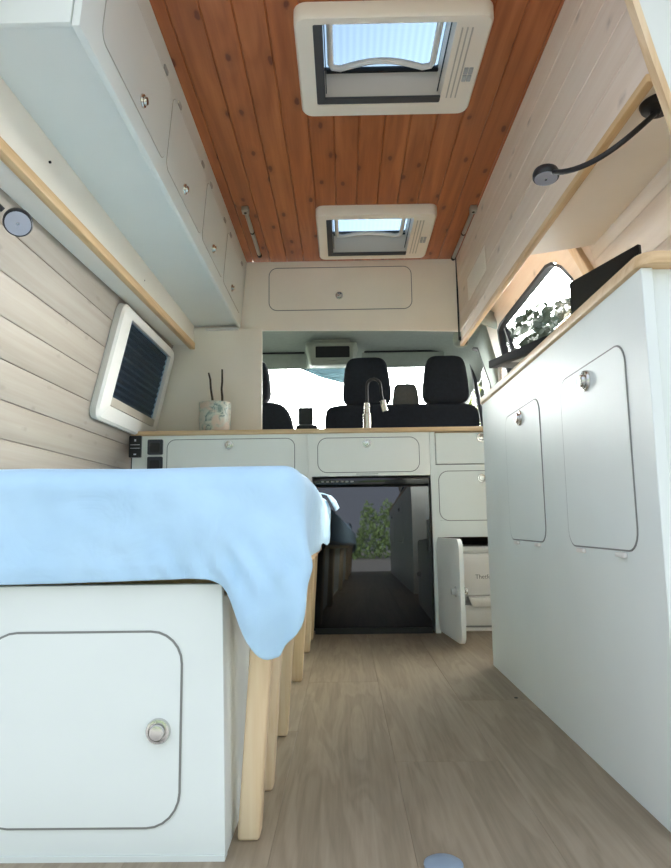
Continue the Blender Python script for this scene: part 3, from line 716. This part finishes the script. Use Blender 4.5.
# sheet
def sheet():
    m = MB(); XL, XR, YN, YB, ZT = -1.0, -.058, 1.008, 2.945, .578; rc, rs = .045, .035
    # perimeter path: along the foot, round the corner, down the aisle side
    path = []
    nx = 70
    for i in range(nx): path.append((XL+(XR-rc-XL)*i/nx, YN, (0, -1)))
    for i in range(11):
        a = -math.pi/2+math.pi/2*i/10; path.append((XR-rc+rc*math.cos(a), YN+rc+rc*math.sin(a), (math.cos(a), math.sin(a))))
    ny = 90
    for i in range(1, ny+1): path.append((XR, YN+rc+(YB-YN-rc)*i/ny, (1, 0)))
    def sm(a, b, x): u = max(0, min(1, (x-a)/(b-a))); return u*u*(3-2*u)
    def hem(x, y):
        if y < YN+.002:   # foot of the bed
            d = .402-.003*math.sin(x*9)
            pts = [(-.205, d), (-.182, .393), (-.170, .350), (-.152, .314), (-.130, .290), (-.112, .282), (-.103, .286)]
            if x <= -.205: return d
            for (a, za), (b, zb) in zip(pts, pts[1:]):
                if x <= b: return za+(zb-za)*sm(a, b, x)
            return .286
        u = y-YN
        if u < .046: return .286+.128*sm(-.012, .046, u)
        return .414+.008*sm(.05, .5, u)+.005*math.sin(y*7)-.014*sm(.9, 1.8, u)
    rows = 30; vs, fs = [], []
    np_ = len(path)
    # top inset rings
    for j, (x, y, n) in enumerate(path):
        hz = hem(x, y); L = ZT-hz
        inn = [(x-n[0]*rs, y-n[1]*rs)]
        cor = sm(-.30, -.14, x)*(1 if y < YN+.01 else max(0, 1-(y-YN-.01)/.03))
        for r in range(rows+1):
            u = r/rows
            if u < .2:
                a = u/.2*math.pi/2; off = -rs+rs*math.sin(a); z = ZT-rs+rs*math.cos(a)
            else:
                w_ = (u-.2)/.8; off = 0.; z = (ZT-rs)+(hz-(ZT-rs))*w_
                off += .013*w_*cor*math.sin(x*88+y*60+1.2+w_*2.)+.010*cor*math.sin(w_*math.pi*.9)-.004*w_*(1-cor)
                off += -.004*max(0, w_-.85)/.15
            nz = noise.noise(V((x*9, y*9, z*9)))*.007+noise.noise(V((x*22+3+z*14, y*22, z*16-x*9)))*.005
            # gathers radiating where the sheet is pulled over the box corner
            if n[1] < 0:
                g = max(0, 1-abs(z-.415)/.05)*sm(-.40, -.20, x); nz += g*.008*math.sin(x*150+z*70)
            off += nz
            sag = noise.noise(V((x*5, y*5, 2.3)))*.003 if u < .25 else 0
            vs.append((x+n[0]*off, y+n[1]*off, z+sag))
    R = rows+1
    for j in range(np_-1):
        for r in range(rows): fs.append((j*R+r, (j+1)*R+r, (j+1)*R+r+1, j*R+r+1))
    m._add(vs, fs, True)
    # flat top
    n = 40; vt = []; ft = []
    for a in range(n+1):
        for b in range(n+1):
            x = XL+(XR-rs+.010-XL)*a/n; y = YN+rs-.010+(YB-YN-rs+.010)*b/n
            vt.append((x, y, ZT-.0012+noise.noise(V((x*5, y*5, 2.3)))*.003))
    for a in range(n):
        for b in range(n): ft.append((a*(n+1)+b, (a+1)*(n+1)+b, (a+1)*(n+1)+b+1, a*(n+1)+b+1))
    m._add(vt, ft, True)
    ob = m.build('bed_sheet', SHEET, None, (-.5, 2.0, .57))
    md = ob.modifiers.new('thickness', 'SOLIDIFY'); md.thickness = .003; md.offset = -1
    md = ob.modifiers.new('smooth', 'SUBSURF'); md.levels = 1; md.render_levels = 1
    tag(ob, 'light blue sheet draped over the bed, one corner hanging into the aisle', 'sheet')
    # loose tie end at the far side
    mm = MB(); pts = [(-.105, 2.15, .580), (-.075, 2.18, .586), (-.05, 2.22, .580), (-.035, 2.27, .560), (-.024, 2.31, .535)]
    v2, f2 = [], []
    for i, p in enumerate(pts):
        for s in (-1, 1):
            v2.append((p[0]+.006*s, p[1]+.03*s, p[2]+.006*s*(i > 2)))
    for i in range(len(pts)-1): f2.append((2*i, 2*i+1, 2*i+3, 2*i+2))
    mm._add(v2, f2, True); tb = mm.build('tie', SHEET, ob, (-.5, 2.0, .57)); md = tb.modifiers.new('t', 'SOLIDIFY'); md.thickness = .003
sheet()

# ------------------------------------------------------------------ reading lamps
def lamp(label, base, bn, neck, head, hn, r):
    t = thing('reading_lamp', label, 'lamp', base, 'black reading lamps')
    MB().lathe(base, bn, [(.034, 0), (.034, .014), (.030, .022), (.012, .026), (.009, .034)], 28).build('base', BLACKP, t)
    MB().tube(neck, .0062, 12).build('neck', BLACKP, t)
    hd = MB().lathe(head, hn, [(r*.35, -.020), (r*.9, -.014), (r, -.006), (r, .004), (r*.93, .007)], 32).build('lamp_head', BLACKP, t)
    MB().lathe(V(head)+V(hn).normalized()*.0065, hn, [(r*.86, 0), (r*.86, .002), (r*.3, .0026)], 28).build('lens', LENS, hd)
    MB().lathe(V(head)+V(hn).normalized()*.0088, hn, [(r*.12, 0), (r*.1, .0022)], 12).build('switch', CHROME, hd)
def bez(p, k=16):
    p = [V(q) for q in p]; out = []
    for i in range(k+1):
        u = i/k; a = [q for q in p]
        while len(a) > 1: a = [a[j].lerp(a[j+1], u) for j in range(len(a)-1)]
        out.append(a[0])
    return out
lamp('black gooseneck reading lamp on the right, reaching out under the upper boards', (.700, 1.336, 1.3965), (-.17, 0, -1), bez([(.694, 1.336, 1.366), (.625, 1.29, 1.30), (.575, 1.33, 1.245), (.522, 1.41, 1.272), (.508, 1.455, 1.302)]), (.500, 1.490, 1.312), (-.06, -.12, -1), .031)
lamp('black reading lamp on the left boarded wall, cut off by the picture edge', (-.862, 1.15, 1.30), (1, 0, -.27), bez([(-.832, 1.15, 1.292), (-.79, 1.18, 1.25), (-.75, 1.26, 1.19), (-.712, 1.30, 1.152)]), (-.690, 1.322, 1.135), (.35, -.75, -.75), .030)

# ------------------------------------------------------------------ cab
m = MB(); prof = [(3.33, 1.54), (3.345, 1.58), (3.42, 1.65), (3.6, 1.70), (4.2, 1.735), (4.6, 1.70), (4.76, 1.65)]
pr2 = [(y, z+.05) for y, z in prof]
vs, fs = [], []
for (y, z), (y2, z2) in zip(prof, pr2):
    for x, dz in ((-.93, -.30), (-.86, -.14), (-.76, -.03), (-.6, 0), (.6, 0), (.76, -.03), (.86, -.14), (.93, -.30)):
        vs.append((x*(1. if y > 3.55 else .88), y, z+dz*(1. if y > 3.7 else .15)))
n = 8
for i in range(len(prof)-1):
    for j in range(n-1): fs.append((i*n+j, i*n+j+1, (i+1)*n+j+1, (i+1)*n+j))
m._add(vs, fs, True); ob = m.build('ceiling_cab', HEADL); md = ob.modifiers.new('t', 'SOLIDIFY'); md.thickness = .02; md.offset = -1
struct(ob, 'grey headliner over the driving cab', 'headliner')
w = sempty('window_3', (0, 5.1, 1.0), 'windscreen behind the front seats, bright sky outside', 'windscreen')
MB().hexa([(-.92, 5.40, .98), (.92, 5.40, .98), (.92, 5.406, .98), (-.92, 5.406, .98), (-.80, 4.74, 1.66), (.80, 4.74, 1.66), (.80, 4.746, 1.66), (-.80, 4.746, 1.66)]).build('pane', GLASS, w)
m = MB(); c = lambda x, z: (x, 5.40-.66*(z-.98)/.68-.004, z)
m._add([c(-.42, 1.66), c(-.36, 1.648), c(-.28, 1.622), c(-.165, 1.578), c(.0, 1.54), c(.16, 1.535), c(.2, 1.655)], [(0, 1, 2, 3, 4, 5, 6)])
m.build('tinted_strip', TEAL, w)
for s, nm in ((-1, 'trim_6'), (1, 'trim_7')):
    m = MB(); m.tube([(s*.955, 5.42, .95), (s*.90, 5.10, 1.28), (s*.84, 4.78, 1.60), (s*.80, 4.6, 1.69)], .05, 12); struct(m.build(nm, HEADL))
t = thing('overhead_console', 'grey overhead console with a dark slot above the windscreen', 'console', (-.06, 4.3, 1.68))
y0 = 4.22
MB().hexa([(-.205, y0, 1.527), (.052, y0, 1.527), (.07, 4.45, 1.56), (-.22, 4.45, 1.56), (-.24, y0, 1.685), (.104, y0, 1.685), (.12, 4.45, 1.69), (-.255, 4.45, 1.69)], .014, 3).build('housing', CONS, t)
MB().rplate((-.059, y0-.002, 1.612), X, Z, -Y, .225, .080, .01, .004).build('recess', DARKIN, t)
MB().rring((-.059, y0-.002, 1.612), X, Z, -Y, .268, .118, .02, .02, .012).build('bezel', CONS, t)
MB().box(-.20, .06, 4.26, 4.42, 1.68, 1.72).build('mount', CONS, t)
t2 = thing('cab_light', 'small pale lamp strip on the cab headliner above the console', 'lamp', (-.05, 4.0, 1.72))
MB().box(-.16, .06, 3.98, 4.06, 1.698, 1.735, .006, 2).build('housing', CONS, t2)
for a in (-.15, -.01): MB().box(a, a+.055, 3.974, 3.98, 1.700, 1.710).build('lens', LENS, t2)
for lb, a, b in (('grey sun visor folded up at the left of the windscreen', -.72, -.24), ('grey sun visor folded up at the right of the windscreen', .14, .72)):
    t = thing('sun_visor', lb, 'sun visor', (.5*(a+b), 4.5, 1.6), 'sun visors in the cab')
    MB().hexa([(a, 4.50, 1.572), (b, 4.50, 1.572), (b, 4.525, 1.572), (a, 4.525, 1.572), (a, 4.47, 1.674), (b, 4.47, 1.674), (b, 4.495, 1.674), (a, 4.495, 1.674)], .010, 3).build('flap', HEADL, t)
    MB().tube([(a+.02, 4.485, 1.68), (b-.02, 4.485, 1.68)], .008, 8).build('hinge_rod', DARKIN, t)
t = thing('belt_anchor', 'dark belt anchor on the headliner at the right of the cab', 'belt anchor', (.74, 4.0, 1.6))
MB().soft((.755, 4.03, 1.635), .05, .04, .055, .7, .7).build('cover', CONS, t)
MB().soft((.765, 3.99, 1.615), .024, .02, .03, .7, .7).build('slot', DARKIN, t)
def headrest(root, x, w_, z0, z1, y, mat=SEAT, tp=.12, th=.06):
    h = MB().soft((x, y, .5*(z0+z1)), w_/2, th, .5*(z1-z0), .38, .42, tp, .04).build('headrest', mat, root)
    for s in (-1, 1): MB().tube([(x+s*.05, y, z0-.08), (x+s*.05, y, z0+.03)], .007, 8).build('post', ALU, h)
t = thing('passenger_bench', 'dark double passenger seat with headrests right of centre in the cab', 'seat', (.35, 3.85, .35))
MB().soft((.345, 3.80, .86), .455, .075, .31, .16, .20, .02).build('backrest', SEAT, t)
MB().soft((.345, 4.08, .54), .45, .29, .10, .3, .25).build('seat_cushion', SEAT, t)
MB().box(-.05, .74, 3.85, 4.3, .30, .46).build('base', DARKIN, t)
headrest(t, .145, .262, 1.165, 1.452, 3.78); headrest(t, .606, .248, 1.170, 1.456, 3.78)
headrest(t, .376, .145, 1.155, 1.305, 3.83, SEATG, .10, .035)
t = thing('driver_seat', 'dark driver seat partly hidden behind the cream partition', 'seat', (-.52, 3.85, .35))
MB().soft((-.535, 3.80, .80), .265, .075, .40, .42, .30, .06).build('backrest', SEAT, t)
MB().soft((-.535, 4.08, .50), .26, .29, .10, .3, .25).build('seat_cushion', SEAT, t)
MB().box(-.72, -.35, 3.85, 4.3, .30, .42).build('base', DARKIN, t)
headrest(t, -.545, .235, 1.195, 1.445, 3.78)
MB().box(-1.0, 1.0, 3.455, 5.5, .24, .30).build('floor_cab', DARKIN)['kind'] = 'structure'
MB().box(-1.0, 1.0, 3.452, 3.49, -.06, .30).build('trim_8', DARKIN)['kind'] = 'structure'
t = thing('dashboard', 'dark dashboard below the windscreen', 'dashboard', (0, 4.9, .6))
MB().box(-.93, .93, 4.62, 5.38, .62, .985, .04, 3).box(-.9, .9, 5.0, 5.35, .3, .64).build('body', DARKIN, t)
MB().box(-.34, -.18, 4.66, 4.84, .97, 1.20, .02, 2).build('binnacle', DARKIN, t)
t = thing('phone_holder', 'small dark upright holder on the dashboard left of centre', 'holder', (-.262, 4.72, 1.2))
MB().box(-.295, -.23, 4.70, 4.74, 1.20, 1.21).build('foot', BLACKP, t)
MB().box(-.322, -.213, 4.71, 4.735, 1.205, 1.333, .008, 2).build('body', BLACKP, t)

# cab door on the right: dark frame, window, mirror outside; closed cab side on the left
D = [(3.66, .30), (3.66, 1.74), (4.2, 1.80), (4.55, 1.74), (5.0, 1.42), (5.45, .96), (5.45, .30)]
wn_ = [(3.86, 1.02), (3.90, 1.35), (3.99, 1.56), (4.20, 1.62), (4.50, 1.58), (4.92, 1.32), (5.15, 1.02)]
xd = lambda z: .985-.17*max(0, z-.95)
w = sempty('door_1', (.98, 4.5, .3), 'right cab door with dark window seal, greenery outside', 'door')
m = MB()
for s0 in (0,):
    top = [(3.66, 1.02)]+[(3.66, 1.76), (4.2, 1.82), (4.6, 1.74), (5.05, 1.42), (5.45, 1.02)]
    o = [(xd(z), y, z) for y, z in top]; i = [(xd(z), y, z) for y, z in wn_]
    vs = o+i; fs = [(0, 1, 8, 7), (0, 7, 6), (1, 2, 9, 8), (2, 10, 9), (2, 3, 10), (3, 11, 10), (3, 4, 11), (4, 12, 11), (4, 5, 12)]
    vs = o+i
    fs = [(0, 1, 7, 6), (1, 8, 7), (1, 2, 9, 8), (2, 3, 10, 9), (3, 4, 11, 10), (4, 5, 12, 11)]
    m._add(vs, fs)
m._add([(xd(1.02), 3.66, 1.02), (xd(1.02), 5.45, 1.02), (xd(.3), 5.45, .3), (xd(.3), 3.66, .3)], [(0, 1, 2, 3)])
ob = m.build('frame', HEADL, w); md = ob.modifiers.new('t', 'SOLIDIFY'); md.thickness = .03
m = MB(); m.tube([(xd(z)-.012, y, z) for y, z in wn_+wn_[:1]], .022, 10); m.build('seal', RUBBER, w)
MB().tube([(xd(1.02)-.01, 4.38, 1.02), (xd(1.6)-.01, 4.30, 1.60)], .016, 8).build('divider', RUBBER, w)
MB()._add([(xd(z)+.005, y, z) for y, z in wn_], [tuple(range(7))]).build('pane', GLASS, w)
m = MB(); m.box(-.985, -.95, 3.45, 5.45, .3, 1.72); struct(m.build('wall_cab_left', HEADL))
t = thing('wing_mirror', 'dark wing mirror outside the right cab door window', 'mirror', (1.12, 4.75, 1.1))
MB().soft((1.12, 4.75, 1.22), .085, .05, .15, .5, .5).build('housing', BLACKP, t)
MB().rplate((1.12, 4.698, 1.22), X, Z, -Y, .13, .24, .03, .004).build('mirror_glass', CHROME, t)
MB().tube([(.99, 4.78, 1.10), (1.10, 4.76, 1.14)], .02, 10).build('arm', BLACKP, t)

m = MB(); m.box(-1.0, 1.0, 3.34, 4.9, 1.91, 1.94); struct(m.build('ceiling_roof', HEADL))
# ------------------------------------------------------------------ outside
G = -.62
m = MB(); m.box(-40, 40, -40, 60, G-.1, G); struct(m.build('ground', ASPHALT))
struct(MB().box(-.98, .98, .86, .897, -.20, -.001, .006, 2).build('door_2', ALU), 'metal sill at the rear doorway', 'sill')
def bush(name, label, cat, c, R3, nl, ls, mat, seedv, trunk, group=None):
    rnd = random.Random(seedv); t = thing(name, label, cat, (c[0], c[1], G), group)
    m = MB(); vs, fs = [], []
    for i in range(nl):
        while True:
            p = V((rnd.uniform(-1, 1), rnd.uniform(-1, 1), rnd.uniform(-1, 1)))
            if .35 < p.length < 1: break
        q = V(c)+V((p.x*R3[0], p.y*R3[1], p.z*R3[2]))
        if q.z < G+.1: continue
        a = V((rnd.gauss(0, 1), rnd.gauss(0, 1), rnd.gauss(0, 1)+.4)).normalized(); b = a.orthogonal().normalized(); b.rotate(Matrix.Rotation(rnd.uniform(0, 6.3), 3, a)); n = a.cross(b)
        L = ls*rnd.uniform(.7, 1.3); w_ = L*.36; k = len(vs)
        vs += [q, q+a*L*.35+b*w_+n*L*.05, q+a*L*.75+b*w_*.7+n*L*.03, q+a*L, q+a*L*.75-b*w_*.7+n*L*.03, q+a*L*.35-b*w_+n*L*.05]
        fs += [(k, k+1, k+2, k+3), (k, k+3, k+4, k+5)]
    m._add(vs, fs).build('foliage', mat, t)
    m = MB(); base = V((c[0], c[1], G))
    m.tube([base, base.lerp(V(c), .5)+V((.05, .03, 0))*trunk*8, V(c)], [trunk, trunk*.8, trunk*.4], 10)
    for i in range(7):
        e = V(c)+V((rnd.uniform(-.8, .8)*R3[0], rnd.uniform(-.8, .8)*R3[1], rnd.uniform(-.2, .85)*R3[2]))
        s0 = base.lerp(V(c), rnd.uniform(.35, .9)); m.tube([s0, s0.lerp(e, .5)+V((0, 0, .08)), e], [trunk*.45, trunk*.3, trunk*.12], 6)
    m.build('trunk', SOIL, t)
    return t
bush('leafy_shrub', 'leafy green shrub outside the right sliding-door window', 'shrub', (3.0, 9.4, 2.35), (.95, 2.2, 1.2), 5200, .12, LEAFD, 3, .05)
bush('leafy_tree', 'yellow-green bush outside the right cab door window', 'bush', (3.6, 15.5, 2.6), (1.2, 1.5, 1.7), 1500, .26, LEAFY, 5, .09)

m = MB(); rnd = random.Random(11); vs, fs = [], []
for i in range(5200):
    x = rnd.uniform(-9, 9); top = 2.6+1.5*math.sin(x*1.1)+.9*math.sin(x*2.7+1)
    q = V((x, -12+rnd.gauss(0, .7), rnd.uniform(G+.2, max(top, .6)))); a = V((rnd.gauss(0, 1), rnd.gauss(0, 1), rnd.gauss(0, 1))).normalized(); b = a.orthogonal().normalized(); k = len(vs)
    vs += [q, q+a*.18+b*.11, q+a*.42, q+a*.18-b*.11]; fs.append((k, k+1, k+2, k+3))
ob = m._add(vs, fs).build('treeline', LEAF); ob['kind'] = 'stuff'; ob['label'] = 'distant green trees outside, behind the open rear doorway'; ob['category'] = 'trees'

# ------------------------------------------------------------------ light, camera
w = bpy.data.worlds.new('World'); sc.world = w; w.use_nodes = True
nt = w.node_tree; nt.nodes.clear()
def wn(t, **k):
    n = nt.nodes.new(t)
    for a, b in k.items(): setattr(n, a, b)
    return n
out = wn('ShaderNodeOutputWorld'); bg = wn('ShaderNodeBackground'); tc = wn('ShaderNodeTexCoord'); sp = wn('ShaderNodeSeparateXYZ')
nt.links.new(tc.outputs['Generated'], sp.inputs[0])
# hazy bright sky: brightest towards the front of the van, softer behind and overhead
def mth(op, a, b=0., c=0.):
    n = wn('ShaderNodeMath', operation=op)
    for i, q in enumerate((a, b, c)):
        if isinstance(q, bpy.types.NodeSocket): nt.links.new(q, n.inputs[i])
        else: n.inputs[i].default_value = q
    return n.outputs[0]
rp = wn('ShaderNodeValToRGB'); nt.links.new(mth('MULTIPLY_ADD', sp.outputs[1], .5, .5), rp.inputs[0])
e = rp.color_ramp.elements; e[0].position = .15; e[0].color = (.265, .297, .362, 1); e[1].position = .85; e[1].color = (11., 10.7, 10.0, 1)
q = e.new(.52); q.color = (.30, .335, .39, 1); q = e.new(.64); q.color = (4.6, 4.5, 4.2, 1)
front = mth('MINIMUM', mth('MAXIMUM', mth('MULTIPLY', sp.outputs[1], 4.), 0.), 1.)
high = mth('MINIMUM', mth('MAXIMUM', mth('MULTIPLY_ADD', sp.outputs[2], 2.6, -.75), 0.), 1.)
dim = mth('MULTIPLY_ADD', mth('MULTIPLY', front, high), -.5, 1.)
side = mth('MULTIPLY_ADD', mth('MULTIPLY', mth('MAXIMUM', sp.outputs[0], 0.), mth('MINIMUM', mth('MAXIMUM', mth('MULTIPLY', sp.outputs[1], 4.), 0.), 1.)), 1.9, 1.)
nt.links.new(rp.outputs[0], bg.inputs[0]); nt.links.new(mth('MULTIPLY', mth('MULTIPLY', side, dim), 1.6), bg.inputs[1])
nt.links.new(bg.outputs[0], out.inputs[0])

F = 655.
cam = bpy.data.cameras.new('Camera'); co = bpy.data.objects.new('Camera', cam); COL.objects.link(co); sc.camera = co
cam.sensor_fit = 'VERTICAL'; cam.sensor_height = 36.; cam.lens = F/868*36; cam.clip_start = .02; cam.clip_end = 200
dY = V((344-671/2, 524-868/2, F)).normalized(); u = V((-.0145, -1, 0)); u = (u-dY*u.dot(dY)).normalized(); dX = dY.cross(u)
right = V((dX[0], dY[0], u[0])); down = V((dX[1], dY[1], u[1])); fwd = V((dX[2], dY[2], u[2]))
mt = Matrix((right, -down, -fwd)).transposed().to_4x4(); mt.translation = (0, 0, .485); co.matrix_world = mt

vs_ = sc.view_settings; vs_.view_transform = 'Standard'; vs_.look = 'None'; vs_.gamma = 1.; vs_.use_curve_mapping = False
vs_.exposure = 1.42
